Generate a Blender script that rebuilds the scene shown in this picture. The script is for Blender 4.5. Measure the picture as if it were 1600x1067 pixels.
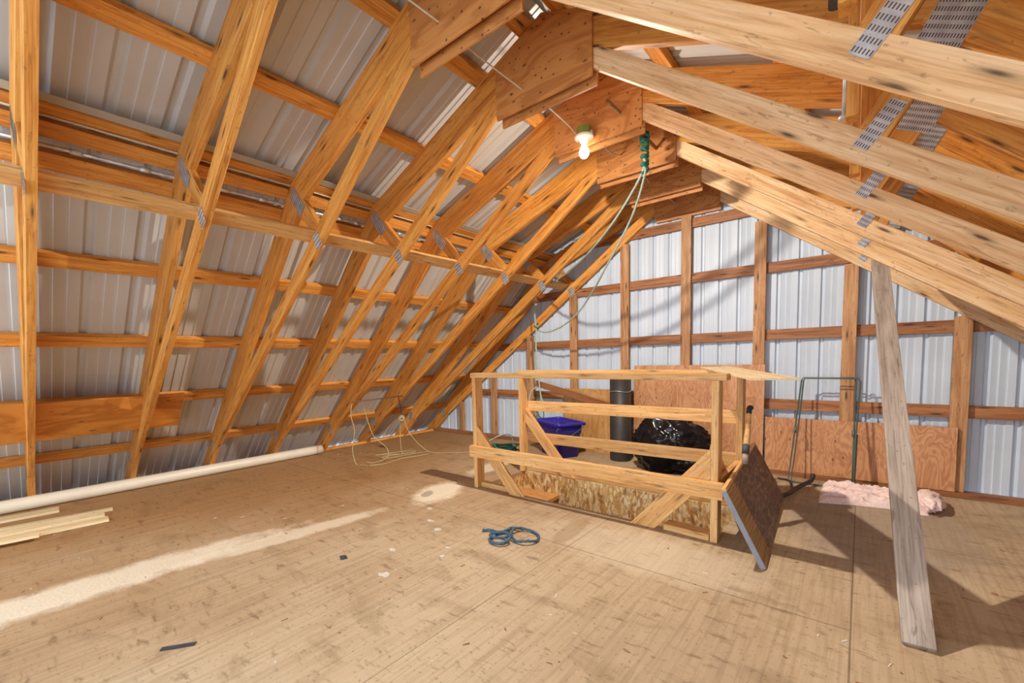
import bpy, bmesh, math, random
from mathutils import Vector, Matrix, noise
random.seed(7)
scene = bpy.context.scene
for o in list(bpy.data.objects): bpy.data.objects.remove(o, do_unlink=True)
COL = scene.collection
R = math.radians

# ------------------------------------------------------------------ camera
f_px, cx, cy, yaw, pitch, roll, cam_h = 677.36, 764.30, 612.10, .7096, -.0748, -.0245, 1.0578
Fh = Vector((-math.sin(yaw), math.cos(yaw), 0)); Rh = Vector((math.cos(yaw), math.sin(yaw), 0)); Uh = Vector((0, 0, 1))
F2 = Fh*math.cos(pitch) + Uh*math.sin(pitch); U2 = Uh*math.cos(pitch) - Fh*math.sin(pitch)
R3 = Rh*math.cos(roll) + U2*math.sin(roll); U3 = U2*math.cos(roll) - Rh*math.sin(roll)
cam_d = bpy.data.cameras.new('camera'); cam = bpy.data.objects.new('camera', cam_d); COL.objects.link(cam)
cam.matrix_world = Matrix(((R3.x, U3.x, -F2.x, 0), (R3.y, U3.y, -F2.y, 0), (R3.z, U3.z, -F2.z, cam_h), (0, 0, 0, 1)))
cam_d.sensor_width = 36; cam_d.lens = f_px/1600*36
cam_d.shift_x = (800-cx)/1600; cam_d.shift_y = (cy-533.5)/1600
cam_d.clip_start = .02; cam_d.clip_end = 100
scene.camera = cam

# ------------------------------------------------------------------ light and exposure
scene.view_settings.view_transform = 'Standard'; scene.view_settings.look = 'None'
scene.view_settings.gamma = 1; scene.view_settings.use_curve_mapping = False
scene.view_settings.exposure = 0.0
world = bpy.data.worlds.new('sky'); scene.world = world; world.use_nodes = True
bg = world.node_tree.nodes['Background']; bg.inputs[0].default_value = (.76, .88, 1, 1); bg.inputs[1].default_value = 3.6
BULB = Vector((-1.352, 2.50, 2.30)); BULB_W = 120; BULB_COL = (1, .91, .79)

# ------------------------------------------------------------------ helpers
def lin(c): return tuple(((v/255+.055)/1.055)**2.4 if v/255 > .04045 else v/255/12.92 for v in c)
def newmat(name):
    m = bpy.data.materials.new(name); m.use_nodes = True; nt = m.node_tree
    return m, nt, nt.nodes['Principled BSDF']
def N(nt, typ, **kw):
    n = nt.nodes.new(typ)
    for k, v in kw.items():
        if hasattr(n, k): setattr(n, k, v)
        else: n.inputs[k.replace('_', ' ')].default_value = v
    return n
def L(nt, a, b): nt.links.new(a, b)
def ramp(nt, src, stops):
    r = nt.nodes.new('ShaderNodeValToRGB'); e = r.color_ramp.elements
    while len(e) > 1: e.remove(e[-1])
    e[0].position = stops[0][0]; e[0].color = (*stops[0][1], 1)
    for p, c in stops[1:]:
        q = e.new(p); q.color = (*c, 1)
    L(nt, src, r.inputs[0]); return r.outputs[0]
def mix(nt, fac, a, b, mode='MIX'):
    n = nt.nodes.new('ShaderNodeMix'); n.data_type = 'RGBA'; n.blend_type = mode
    for s, i in ((fac, 0), (a, 6), (b, 7)):
        if hasattr(s, 'node'): L(nt, s, n.inputs[i])
        else: n.inputs[i].default_value = s if i == 0 else (*s, 1)
    return n.outputs[2]
def math_(nt, op, a, b=None, clamp=False):
    n = nt.nodes.new('ShaderNodeMath'); n.operation = op; n.use_clamp = clamp
    for s, i in ((a, 0), (b, 1)):
        if s is None: continue
        if hasattr(s, 'node'): L(nt, s, n.inputs[i])
        else: n.inputs[i].default_value = s
    return n.outputs[0]
def coords(nt, scale, rnd=True, kind='Object'):
    tc = nt.nodes.new('ShaderNodeTexCoord'); out = tc.outputs[kind]
    if rnd:
        oi = nt.nodes.new('ShaderNodeObjectInfo')
        m = nt.nodes.new('ShaderNodeVectorMath'); m.operation = 'MULTIPLY_ADD'
        cmb = nt.nodes.new('ShaderNodeCombineXYZ')
        L(nt, oi.outputs['Random'], cmb.inputs[0]); L(nt, oi.outputs['Random'], cmb.inputs[1]); L(nt, oi.outputs['Random'], cmb.inputs[2])
        L(nt, cmb.outputs[0], m.inputs[0]); m.inputs[1].default_value = (37, 11, 5); L(nt, out, m.inputs[2]); out = m.outputs[0]
    mp = nt.nodes.new('ShaderNodeMapping'); mp.inputs['Scale'].default_value = scale; L(nt, out, mp.inputs[0])
    return mp.outputs[0]
def bump(nt, b, h, strength=.3, dist=.002):
    n = nt.nodes.new('ShaderNodeBump'); n.inputs['Strength'].default_value = strength; n.inputs['Distance'].default_value = dist
    L(nt, h, n.inputs['Height']); L(nt, n.outputs[0], b.inputs['Normal'])

def wood(name, light, mid, dark, knots=1.0, rough=.62, grain=1.0):
    """softwood: grain runs along local X, knots and mill streaks"""
    m, nt, b = newmat(name)
    v = coords(nt, (1.6, 26*grain, 26*grain))
    n1 = N(nt, 'ShaderNodeTexNoise', Scale=1.0, Detail=6.0, Roughness=.65, Distortion=.6); L(nt, v, n1.inputs[0])
    base = ramp(nt, n1.outputs[0], [(.28, lin(dark)), (.45, lin(mid)), (.62, lin(light)), (.8, lin(mid))])
    v2 = coords(nt, (.9, 5, 5)); n2 = N(nt, 'ShaderNodeTexNoise', Scale=1.0, Detail=3.0); L(nt, v2, n2.inputs[0])
    base = mix(nt, math_(nt, 'MULTIPLY', ramp(nt, n2.outputs[0], [(.45, (0, 0, 0)), (.7, (1, 1, 1))]), .45), base, lin(mid))
    # fine streaks
    v4 = coords(nt, (5, 150, 150)); n4 = N(nt, 'ShaderNodeTexNoise', Scale=1.0, Detail=3.0); L(nt, v4, n4.inputs[0])
    base = mix(nt, .35, base, ramp(nt, n4.outputs[0], [(.35, lin(dark)), (.55, (1, 1, 1))]), 'MULTIPLY')
    if knots:
        v3 = coords(nt, (3.6, 20, 20)); vo = N(nt, 'ShaderNodeTexVoronoi', Scale=1.0); L(nt, v3, vo.inputs[0])
        k = ramp(nt, vo.outputs['Distance'], [(.08, (1, 1, 1)), (.14, (.4, .4, .4)), (.26, (0, 0, 0))])
        base = mix(nt, math_(nt, 'MULTIPLY', k, min(1, .95*knots)), base, lin(tuple(c*.45 for c in dark)))
    vs = coords(nt, (9, 70, 70)); ns6 = N(nt, 'ShaderNodeTexNoise', Scale=1.0, Detail=5.0, Distortion=.8); L(nt, vs, ns6.inputs[0])
    base = mix(nt, math_(nt, 'MULTIPLY', ramp(nt, ns6.outputs[0], [(.62, (0, 0, 0)), (.70, (1, 1, 1))]), .55), base, lin(tuple(c*.72 for c in dark)))
    ns = coords(nt, (40, 60, 60)); n5 = N(nt, 'ShaderNodeTexNoise', Scale=1.0, Detail=2.0); L(nt, ns, n5.inputs[0])
    sp = ramp(nt, n5.outputs[0], [(.66, (0, 0, 0)), (.72, (1, 1, 1))])
    base = mix(nt, math_(nt, 'MULTIPLY', sp, .4), base, lin(tuple(c*.6 for c in dark)))
    oi = nt.nodes.new('ShaderNodeObjectInfo')
    hsv = nt.nodes.new('ShaderNodeHueSaturation')
    val = math_(nt, 'ADD', math_(nt, 'MULTIPLY', oi.outputs['Random'], .26), .86)
    L(nt, val, hsv.inputs['Value']); L(nt, base, hsv.inputs['Color'])
    L(nt, hsv.outputs[0], b.inputs['Base Color']); b.inputs['Roughness'].default_value = rough
    bump(nt, b, n1.outputs[0], .35, .0015)
    return m
def metal(name, col, rough=.4, metallic=.0, streak=.12, coat=0):
    m, nt, b = newmat(name)
    v = coords(nt, (3, 3, 3), False); n = N(nt, 'ShaderNodeTexNoise', Scale=1.0, Detail=5.0); L(nt, v, n.inputs[0])
    c = ramp(nt, n.outputs[0], [(.3, tuple(x*(1-streak) for x in lin(col))), (.7, lin(col))])
    L(nt, c, b.inputs['Base Color']); b.inputs['Roughness'].default_value = rough; b.inputs['Metallic'].default_value = metallic
    b.inputs['Coat Weight'].default_value = coat; b.inputs['Coat Roughness'].default_value = .22
    return m
def plain(name, col, rough=.6, metallic=0, var=.15, scale=20, bmp=0):
    m, nt, b = newmat(name)
    v = coords(nt, (scale,)*3); n = N(nt, 'ShaderNodeTexNoise', Scale=1.0, Detail=4.0); L(nt, v, n.inputs[0])
    L(nt, ramp(nt, n.outputs[0], [(.3, tuple(x*(1-var) for x in lin(col))), (.7, lin(col))]), b.inputs['Base Color'])
    b.inputs['Roughness'].default_value = rough; b.inputs['Metallic'].default_value = metallic
    if bmp: bump(nt, b, n.outputs[0], bmp, .003)
    return m
def ply(name, light, mid, dark, wav=1.0, rough=.5, dots=0):
    m, nt, b = newmat(name)
    v = coords(nt, (1.5, 5, 5)); n = N(nt, 'ShaderNodeTexNoise', Scale=1.3, Detail=5.0, Distortion=1.2); L(nt, v, n.inputs[0])
    w = math_(nt, 'SINE', math_(nt, 'MULTIPLY', n.outputs[0], 95*wav))
    w = math_(nt, 'ADD', math_(nt, 'MULTIPLY', w, .5), .5)
    base = ramp(nt, w, [(0, lin(dark)), (.4, lin(mid)), (1, lin(light))])
    base = mix(nt, .5, base, ramp(nt, n.outputs[0], [(.3, lin(mid)), (.7, lin(light))]))
    v3 = coords(nt, (7, 16, 16)); vo = N(nt, 'ShaderNodeTexVoronoi', Scale=1.0); L(nt, v3, vo.inputs[0])
    k = ramp(nt, vo.outputs['Distance'], [(.06, (1, 1, 1)), (.13, (0, 0, 0))])
    base = mix(nt, math_(nt, 'MULTIPLY', k, .7), base, lin(tuple(c*.35 for c in dark)))
    if dots:
        vd = N(nt, 'ShaderNodeTexVoronoi', Scale=1.0); L(nt, coords(nt, (22, 22, 28)), vd.inputs[0])
        base = mix(nt, math_(nt, 'MULTIPLY', ramp(nt, vd.outputs['Distance'], [(.10, (1, 1, 1)), (.17, (0, 0, 0))]), dots), base, lin(tuple(c*.35 for c in dark)))
    L(nt, base, b.inputs['Base Color']); b.inputs['Roughness'].default_value = rough
    bump(nt, b, w, .12, .001)
    return m

M = {}
M['truss'] = wood('orange_pine', (230, 168, 84), (212, 142, 58), (170, 98, 34))
M['truss_daylit'] = wood('daylit_pine', (240, 208, 164), (226, 184, 132), (190, 138, 86))  # orange pine again, daylight put into its paler colour
M['stud'] = wood('brown_spruce', (206, 160, 112), (182, 130, 82), (136, 90, 52))
M['girt'] = wood('dark_spruce', (182, 124, 76), (150, 94, 52), (108, 64, 34))
M['rail'] = wood('rail_pine', (238, 196, 134), (224, 172, 104), (188, 128, 66), knots=.7)
M['grey_board'] = wood('weathered_board', (196, 182, 168), (176, 160, 146), (140, 124, 110), knots=.35)
M['pale_strip'] = wood('pale_stripwood', (240, 222, 184), (230, 208, 164), (206, 176, 128), knots=.4)
M['gusset'] = ply('gusset_plywood', (208, 144, 80), (186, 118, 58), (154, 88, 38), .35, dots=.85)
M['ply_red'] = ply('fir_plywood', (210, 158, 112), (188, 126, 80), (158, 98, 58), .8)
M['ply_tan'] = ply('tan_plywood', (206, 158, 98), (190, 138, 78), (166, 112, 58), .5)
M['ply_orange'] = ply('rough_orange_board', (214, 142, 62), (192, 118, 44), (158, 88, 28), .25)
M['sheet'] = metal('beige_roof_sheet', (198, 196, 192), .6, coat=.5)
M['sheet_wall'] = metal('white_wall_sheet', (200, 210, 222), .45)
M['galv'] = plain('galvanised_steel', (222, 230, 238), .34, .55, .4, 26)
M['slot'] = plain('plate_slot', (92, 82, 72), .8)
M['black_pipe'] = plain('black_stovepipe', (62, 58, 56), .5, .0, .25, 8)
M['wire'] = plain('dull_wire', (110, 116, 112), .5, .4)
M['green_wire'] = plain('green_coated_wire', (78, 98, 92), .45, .2)
M['cable'] = plain('cream_cable', (216, 204, 176), .5)
M['cord'] = plain('beige_cord', (196, 178, 132), .8)
M['rope_green'] = plain('green_rope', (58, 136, 112), .8, 0, .5, 90)
M['rope_pale'] = plain('pale_green_rope', (190, 214, 196), .8, 0, .35, 120)
M['rope_blue'] = plain('blue_rope', (74, 112, 140), .7, 0, .5, 60)
M['box_green'] = plain('green_box', (120, 136, 56), .5)
M['porcelain'] = plain('porcelain', (240, 236, 224), .25, 0, .03)
M['bin'] = plain('blue_plastic', (58, 48, 168), .35, 0, .12)
M['bag'] = plain('black_plastic', (22, 22, 26), .22, 0, .3, 12)
M['pink'] = plain('pink_fibreglass', (248, 220, 212), .95, 0, .22, 60, .8)
M['pulley'] = plain('aged_pulley', (176, 158, 112), .6, .1)
M['chain'] = plain('dark_chain', (86, 62, 46), .6, .3)
M['brass'] = plain('rusty_rod', (130, 96, 66), .6, .3)
M['hose'] = plain('black_hose', (44, 46, 52), .5)
M['white_tube'] = plain('cream_pipe', (226, 216, 196), .4, 0, .08, 6)
M['flash'] = metal('grey_flashing', (176, 170, 156), .5)
M['scrap_dark'] = plain('dark_scrap', (66, 68, 78), .6)
M['scrap_white'] = plain('white_scrap', (222, 212, 196), .8, 0, .2, 60)
M['sleeve'] = plain('grey_sleeve', (78, 84, 86), .6)
M['dowel'] = wood('brown_dowel', (150, 106, 66), (126, 84, 48), (92, 58, 32), knots=0)
M['paper'] = plain('grey_edge', (150, 152, 162), .8)

def mat_osb():
    m, nt, b = newmat('oriented_strand_board')
    v0 = coords(nt, (62, 60, 20)); nw = N(nt, 'ShaderNodeTexNoise', Scale=.4, Detail=2.0); L(nt, v0, nw.inputs[0]); va = nt.nodes.new('ShaderNodeVectorMath'); va.operation = 'MULTIPLY_ADD'; L(nt, nw.outputs['Color'], va.inputs[0]); va.inputs[1].default_value = (3, 3, 3); L(nt, v0, va.inputs[2]); v = va.outputs[0]; vo = N(nt, 'ShaderNodeTexVoronoi', Scale=1.0); L(nt, v, vo.inputs[0])
    n = N(nt, 'ShaderNodeTexNoise', Scale=1.0, Detail=6.0, Distortion=1.5); L(nt, coords(nt, (14, 30, 9)), n.inputs[0])
    hs = nt.nodes.new('ShaderNodeSeparateColor'); L(nt, vo.outputs['Color'], hs.inputs[0])
    c = ramp(nt, hs.outputs[0], [(0, lin((186, 138, 76))), (.3, lin((206, 166, 100))), (.65, lin((228, 200, 144))), (1, lin((240, 222, 180)))])
    c = mix(nt, .6, c, ramp(nt, n.outputs[0], [(.36, lin((150, 98, 44))), (.5, (1, 1, 1))]), 'MULTIPLY')
    L(nt, c, b.inputs['Base Color']); b.inputs['Roughness'].default_value = .6
    return m
M['osb'] = mat_osb()
M['cleat'] = wood('golden_cleat', (176, 142, 84), (140, 104, 56), (92, 62, 34), knots=0, grain=3)
def mat_brown_panel():
    m, nt, b = newmat('brown_fibre_panel')
    n = N(nt, 'ShaderNodeTexNoise', Scale=1.0, Detail=7.0, Distortion=1.6); L(nt, coords(nt, (7, 22, 22)), n.inputs[0])
    c = ramp(nt, n.outputs[0], [(.3, lin((66, 46, 38))), (.5, lin((104, 78, 64))), (.68, lin((150, 122, 98)))])
    L(nt, c, b.inputs['Base Color']); b.inputs['Roughness'].default_value = .55; bump(nt, b, n.outputs[0], .5, .003)
    return m
M['brown_panel'] = mat_brown_panel()
def mat_floor():
    m, nt, b = newmat('dusty_plywood_floor')
    tc = nt.nodes.new('ShaderNodeTexCoord'); P = tc.outputs['Object']
    sx = nt.nodes.new('ShaderNodeSeparateXYZ'); L(nt, P, sx.inputs[0]); X, Y = sx.outputs[0], sx.outputs[1]
    def noise_(scale, det=5, dist=0, rough=.6):
        mp = N(nt, 'ShaderNodeMapping'); mp.inputs['Scale'].default_value = scale; L(nt, P, mp.inputs[0])
        n = N(nt, 'ShaderNodeTexNoise', Scale=1.0, Detail=float(det), Distortion=float(dist), Roughness=rough); L(nt, mp.outputs[0], n.inputs[0]); return n.outputs[0]
    big = noise_((.7, .5, 1), 5)
    base = ramp(nt, big, [(.32, lin((164, 138, 108))), (.5, lin((186, 162, 130))), (.68, lin((202, 182, 152)))])
    # the left side is browner than the middle and right
    left = math_(nt, 'MULTIPLY', math_(nt, 'ADD', math_(nt, 'ADD', X, .9), math_(nt, 'MULTIPLY', big, 1.8)), -.55)
    lf = ramp(nt, left, [(0, (0, 0, 0)), (1, (1, 1, 1))])
    base = mix(nt, math_(nt, 'MULTIPLY', lf, .85), base, lin((164, 122, 72)))
    grain = noise_((55, 2.2, 1), 5, .6)
    base = mix(nt, .5, base, ramp(nt, grain, [(.34, (.62, .55, .48)), (.55, (1, 1, 1))]), 'MULTIPLY')
    speck = noise_((60, 60, 1), 3)
    base = mix(nt, .55, base, ramp(nt, speck, [(.31, (.34, .28, .22)), (.40, (1, 1, 1))]), 'MULTIPLY')
    st = noise_((2.4, 5.5, 1), 6, .5)
    base = mix(nt, .55, base, ramp(nt, st, [(.3, (.55, .48, .4)), (.46, (1, 1, 1))]), 'MULTIPLY')
    sc = noise_((9, 26, 1), 4, .3)
    base = mix(nt, .65, base, ramp(nt, sc, [(.3, (.4, .32, .25)), (.42, (1, 1, 1))]), 'MULTIPLY')
    wh = noise_((22, 30, 1), 3, .4)
    base = mix(nt, ramp(nt, wh, [(.70, (0, 0, 0)), (.76, (.6, .6, .6))]), base, lin((226, 214, 192)))
    # a worn dark scuff in front of the stair opening
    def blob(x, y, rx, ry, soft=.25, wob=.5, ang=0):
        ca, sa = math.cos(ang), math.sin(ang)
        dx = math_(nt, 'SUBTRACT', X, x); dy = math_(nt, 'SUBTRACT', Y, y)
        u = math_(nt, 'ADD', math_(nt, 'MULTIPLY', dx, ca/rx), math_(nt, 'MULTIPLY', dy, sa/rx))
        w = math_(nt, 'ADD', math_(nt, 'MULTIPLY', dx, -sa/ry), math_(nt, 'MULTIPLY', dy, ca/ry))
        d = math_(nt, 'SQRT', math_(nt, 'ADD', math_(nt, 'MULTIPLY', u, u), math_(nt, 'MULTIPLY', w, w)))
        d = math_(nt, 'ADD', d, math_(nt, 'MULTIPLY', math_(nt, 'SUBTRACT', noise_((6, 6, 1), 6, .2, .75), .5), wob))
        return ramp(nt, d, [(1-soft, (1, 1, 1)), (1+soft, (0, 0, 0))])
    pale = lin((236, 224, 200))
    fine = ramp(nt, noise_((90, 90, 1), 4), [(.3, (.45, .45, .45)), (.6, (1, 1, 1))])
    # paler floor: one long trail along the left, then patches by the railing
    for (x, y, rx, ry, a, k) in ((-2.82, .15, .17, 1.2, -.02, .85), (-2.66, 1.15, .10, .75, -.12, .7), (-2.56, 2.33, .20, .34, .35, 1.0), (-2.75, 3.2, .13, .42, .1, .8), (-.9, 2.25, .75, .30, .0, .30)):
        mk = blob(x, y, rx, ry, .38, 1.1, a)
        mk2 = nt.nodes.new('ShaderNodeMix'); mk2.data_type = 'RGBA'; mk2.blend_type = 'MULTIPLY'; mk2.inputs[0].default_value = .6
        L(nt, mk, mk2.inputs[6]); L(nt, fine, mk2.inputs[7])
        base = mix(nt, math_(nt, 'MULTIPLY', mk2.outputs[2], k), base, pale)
    base = mix(nt, math_(nt, 'MULTIPLY', blob(-1.32, 2.28, .07, .26, .25, .3, .1), .5), base, lin((150, 122, 86)))
    base = mix(nt, math_(nt, 'MULTIPLY', blob(-2.6, 2.24, .05, .1, .3, .9, .5), .6), base, lin((130, 118, 104)))
    # shadow painted into the floor as a greyer area beyond the leaning panel
    base = mix(nt, math_(nt, 'MULTIPLY', blob(.1, 3.4, .5, .85, .3, .7, 0), .5), base, lin((140, 126, 114)))
    # sheet seams
    def seam(c, at, w=.003):
        d = math_(nt, 'ABSOLUTE', math_(nt, 'SUBTRACT', c, at)); return math_(nt, 'LESS_THAN', d, w)
    s = seam(X, 0.0)
    for at in (-1.22, -2.44, -3.66): s = math_(nt, 'MAXIMUM', s, seam(X, at, .002))
    lft = math_(nt, 'LESS_THAN', X, 0.0)
    for at in (2.065, -.375): s = math_(nt, 'MAXIMUM', s, math_(nt, 'MULTIPLY', seam(Y, at), lft))
    s = math_(nt, 'MAXIMUM', s, math_(nt, 'MULTIPLY', seam(Y, 3.2), math_(nt, 'SUBTRACT', 1, lft)))
    base = mix(nt, math_(nt, 'MULTIPLY', s, .6), base, lin((70, 56, 40)))
    L(nt, base, b.inputs['Base Color']); b.inputs['Roughness'].default_value = .75
    bump(nt, b, math_(nt, 'ADD', grain, speck), .25, .002)
    return m
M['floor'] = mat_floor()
def mat_bulb():
    m, nt, b = newmat('lit_bulb'); b.inputs['Emission Color'].default_value = (1, .93, .8, 1); b.inputs['Emission Strength'].default_value = 30
    b.inputs['Base Color'].default_value = (1, 1, 1, 1)
    tr = nt.nodes.new('ShaderNodeBsdfTransparent'); mx_ = nt.nodes.new('ShaderNodeMixShader'); mx_.inputs[0].default_value = .3   # thin glass: most light passes
    L(nt, tr.outputs[0], mx_.inputs[1]); L(nt, b.outputs[0], mx_.inputs[2]); L(nt, mx_.outputs[0], nt.nodes['Material Output'].inputs[0]); return m
M['bulb'] = mat_bulb()

# ------------------------------------------------------------------ mesh building
def obj(name, bm, mat, parent=None, mw=None, smooth=False):
    me = bpy.data.meshes.new(name); bmesh.ops.recalc_face_normals(bm, faces=bm.faces); bm.to_mesh(me); bm.free()
    for mm in (mat if isinstance(mat, (list, tuple)) else [mat]): me.materials.append(mm)
    if smooth:
        for p in me.polygons: p.use_smooth = True
    o = bpy.data.objects.new(name, me); COL.objects.link(o)
    if mw is not None: o.matrix_world = mw
    if parent is not None:
        o.parent = parent; pm = parent.matrix_world if parent.parent is None else parent.parent.matrix_world @ parent.matrix_local
        if parent.type == 'EMPTY' and parent.parent is None: pm = Matrix.Translation(parent.location) @ parent.rotation_euler.to_matrix().to_4x4()
        o.matrix_parent_inverse = Matrix.Identity(4)
        o.matrix_local = pm.inverted() @ (mw if mw is not None else Matrix.Identity(4))
    return o
def tag(o, label=None, cat=None, group=None, kind=None):
    if label: o['label'] = label
    if cat: o['category'] = cat
    if group: o['group'] = group
    if kind: o['kind'] = kind
    return o
def thing(name, label, cat, loc=(0, 0, 0), group=None):
    o = bpy.data.objects.new(name, None); COL.objects.link(o); o.location = loc; o.empty_display_size = .1
    return tag(o, label, cat, group)
def frame_at(A, xdir, up=Vector((0, 0, 1))):
    x = Vector(xdir).normalized(); u = Vector(up); y = u.cross(x)
    if y.length < 1e-4: y = Vector((0, 1, 0)).cross(x)
    y.normalize(); z = x.cross(y)
    m = Matrix((x, y, z)).transposed().to_4x4(); m.translation = Vector(A); return m
def add_box(bm, x0, x1, y0, y1, z0, z1, mi=0, bev=0):
    vs = [bm.verts.new(c) for c in ((x0, y0, z0), (x1, y0, z0), (x1, y1, z0), (x0, y1, z0), (x0, y0, z1), (x1, y0, z1), (x1, y1, z1), (x0, y1, z1))]
    fs = [bm.faces.new([vs[i] for i in q]) for q in ((0, 3, 2, 1), (4, 5, 6, 7), (0, 1, 5, 4), (1, 2, 6, 5), (2, 3, 7, 6), (3, 0, 4, 7))]
    for f in fs: f.material_index = mi
    if bev:
        es = list({e for f in fs for e in f.edges}); bmesh.ops.bevel(bm, geom=es, offset=bev, segments=2, affect='EDGES', profile=.6)
def beam(name, A, B, wy, wz, mat, parent=None, up=(0, 0, 1), oy=0, oz=0, bev=.003, wobble=0):
    """a board from A to B; wy across, wz along 'up'; local X = grain"""
    A, B = Vector(A), Vector(B); Ln = (B-A).length; mw = frame_at(A, B-A, up)
    bm = bmesh.new(); add_box(bm, 0, Ln, oy-wy/2, oy+wy/2, oz-wz/2, oz+wz/2, 0, bev)
    return obj(name, bm, mat, parent, mw)
def prism(name, poly, y0, y1, mat, parent=None, ang=0, bev=.002):
    """poly in world XZ, extruded y0..y1, local X at angle ang"""
    c, s = math.cos(ang), math.sin(ang); o = poly[0]
    mw = Matrix(((c, 0, -s, o[0]), (0, 1, 0, y0), (s, 0, c, o[1]), (0, 0, 0, 1)))
    bm = bmesh.new(); pts = [((p[0]-o[0])*c+(p[1]-o[1])*s, -(p[0]-o[0])*s+(p[1]-o[1])*c) for p in poly]
    a = [bm.verts.new((p[0], 0, p[1])) for p in pts]; b = [bm.verts.new((p[0], y1-y0, p[1])) for p in pts]
    bm.faces.new(a); bm.faces.new(b[::-1]); n = len(a)
    for i in range(n): bm.faces.new((a[i], b[i], b[(i+1) % n], a[(i+1) % n]))
    if bev: bmesh.ops.bevel(bm, geom=list(bm.edges), offset=bev, segments=1, affect='EDGES')
    return obj(name, bm, mat, parent, mw)
def smooth_pts(pts, n=8, closed=False):
    P = [Vector(p) for p in pts]; out = []
    m = len(P)
    for i in range(m if closed else m-1):
        g = lambda j: P[j % m] if closed else P[max(0, min(m-1, j))]
        p0, p1, p2, p3 = g(i-1), g(i), g(i+1), g(i+2)
        for k in range(n):
            t = k/n
            out.append(.5*((2*p1)+(-p0+p2)*t+(2*p0-5*p1+4*p2-p3)*t*t+(-p0+3*p1-3*p2+p3)*t**3))
    if not closed: out.append(P[-1])
    return out
def add_tube(bm, pts, r, seg=8, closed=False, twist=0, cap=True, mi=0):
    pts = [Vector(p) for p in pts]; n = len(pts); rings = []; s = 0; prev = None
    for i, p in enumerate(pts):
        if closed: t = pts[(i+1) % n]-pts[i-1]
        else: t = pts[min(n-1, i+1)]-pts[max(0, i-1)]
        t.normalize()
        if prev is None: a = t.orthogonal().normalized()
        else:
            a = prev - t*prev.dot(t)
            a = a.normalized() if a.length > 1e-6 else t.orthogonal().normalized()
        prev = a; b = t.cross(a)
        if i: s += (pts[i]-pts[i-1]).length
        rr = r(i/(n-1)) if callable(r) else r
        ring = []
        for k in range(seg):
            th = 2*math.pi*k/seg
            q = rr*(1+(.22*math.cos(3*(th)-s*twist) if twist else 0))
            ring.append(bm.verts.new(p+a*math.cos(th)*q+b*math.sin(th)*q))
        rings.append(ring)
    for i in range(n if closed else n-1):
        A, B = rings[i], rings[(i+1) % n]
        for k in range(seg):
            f = bm.faces.new((A[k], A[(k+1) % seg], B[(k+1) % seg], B[k])); f.smooth = True; f.material_index = mi
    if cap and not closed:
        bm.faces.new(rings[0][::-1]).material_index = mi; bm.faces.new(rings[-1]).material_index = mi
def tube(name, pts, r, mat, parent=None, n=8, seg=8, closed=False, twist=0, sm=True):
    o = Vector(pts[0]); P = [Vector(p)-o for p in pts]
    if sm: P = smooth_pts(P, n, closed)
    bm = bmesh.new(); add_tube(bm, P, r, seg, closed, twist)
    return obj(name, bm, mat, parent, Matrix.Translation(o))
def lathe(name, prof, mat, loc=(0, 0, 0), parent=None, seg=32, rot=None):
    bm = bmesh.new(); rings = []
    for r, z in prof: rings.append([bm.verts.new((r*math.cos(2*math.pi*k/seg), r*math.sin(2*math.pi*k/seg), z)) for k in range(seg)])
    for A, B in zip(rings, rings[1:]):
        for k in range(seg):
            f = bm.faces.new((A[k], A[(k+1) % seg], B[(k+1) % seg], B[k])); f.smooth = True
    if prof[0][0] > 1e-4: bm.faces.new(rings[0][::-1])
    if prof[-1][0] > 1e-4: bm.faces.new(rings[-1])
    mw = Matrix.Translation(loc) @ (rot.to_4x4() if rot else Matrix.Identity(4))
    bmesh.ops.remove_doubles(bm, verts=bm.verts, dist=1e-5)
    return obj(name, bm, mat, parent, mw)
def plate(name, c, ldir, length, width, y, parent, thick=.0014):
    """toothed galvanised connector plate lying on a truss face at y (facing -Y)"""
    d = Vector((ldir[0], 0, ldir[1])).normalized(); n = Vector((0, -1, 0)); w = n.cross(d)
    mw = Matrix((d, w, n)).transposed().to_4x4(); mw.translation = Vector((c[0], y, c[1]))
    bm = bmesh.new(); add_box(bm, -length/2, length/2, -width/2, width/2, 0, thick)
    rows = max(2, int(length/.0215)); cols = max(3, int(width/.0072))
    for i in range(rows):
        for j in range(cols):
            u = -length/2+(i+.5)*length/rows; v = -width/2+(j+.5)*width/cols
            add_box(bm, u-.0058, u+.0058, v-.0016, v+.0016, thick-.0002, thick+.0006, 1)
    return obj(name, bm, [M['galv'], M['slot']], parent, mw)

# ------------------------------------------------------------------ measured geometry (metres)
YE = 4.43; SP = .61
XS, MS = -5.1077, .9739          # left steep roof line  z = MS*(X-XS)
XK, MU = -2.8315, .395; ZK = MS*(XK-XS)
XC = -1.30                       # ridge
def mx(x): return 2*XC-x
def steep_x(z): return XS+z/MS
def up_z(x): return ZK+(x-XK)*MU
ZR = up_z(XC)
aS, aU = math.atan(MS), math.atan(MU)
IL = lambda x: 3.5923+.719*x      # inner chord lower edge, left
IR = lambda x: 1.6761-.7435*x     # right
aL, aR = math.atan(.719), math.atan(.7435)
def yk(k): return YE-SP*k
D8 = .178; D6 = .14; TV = .1116

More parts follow.
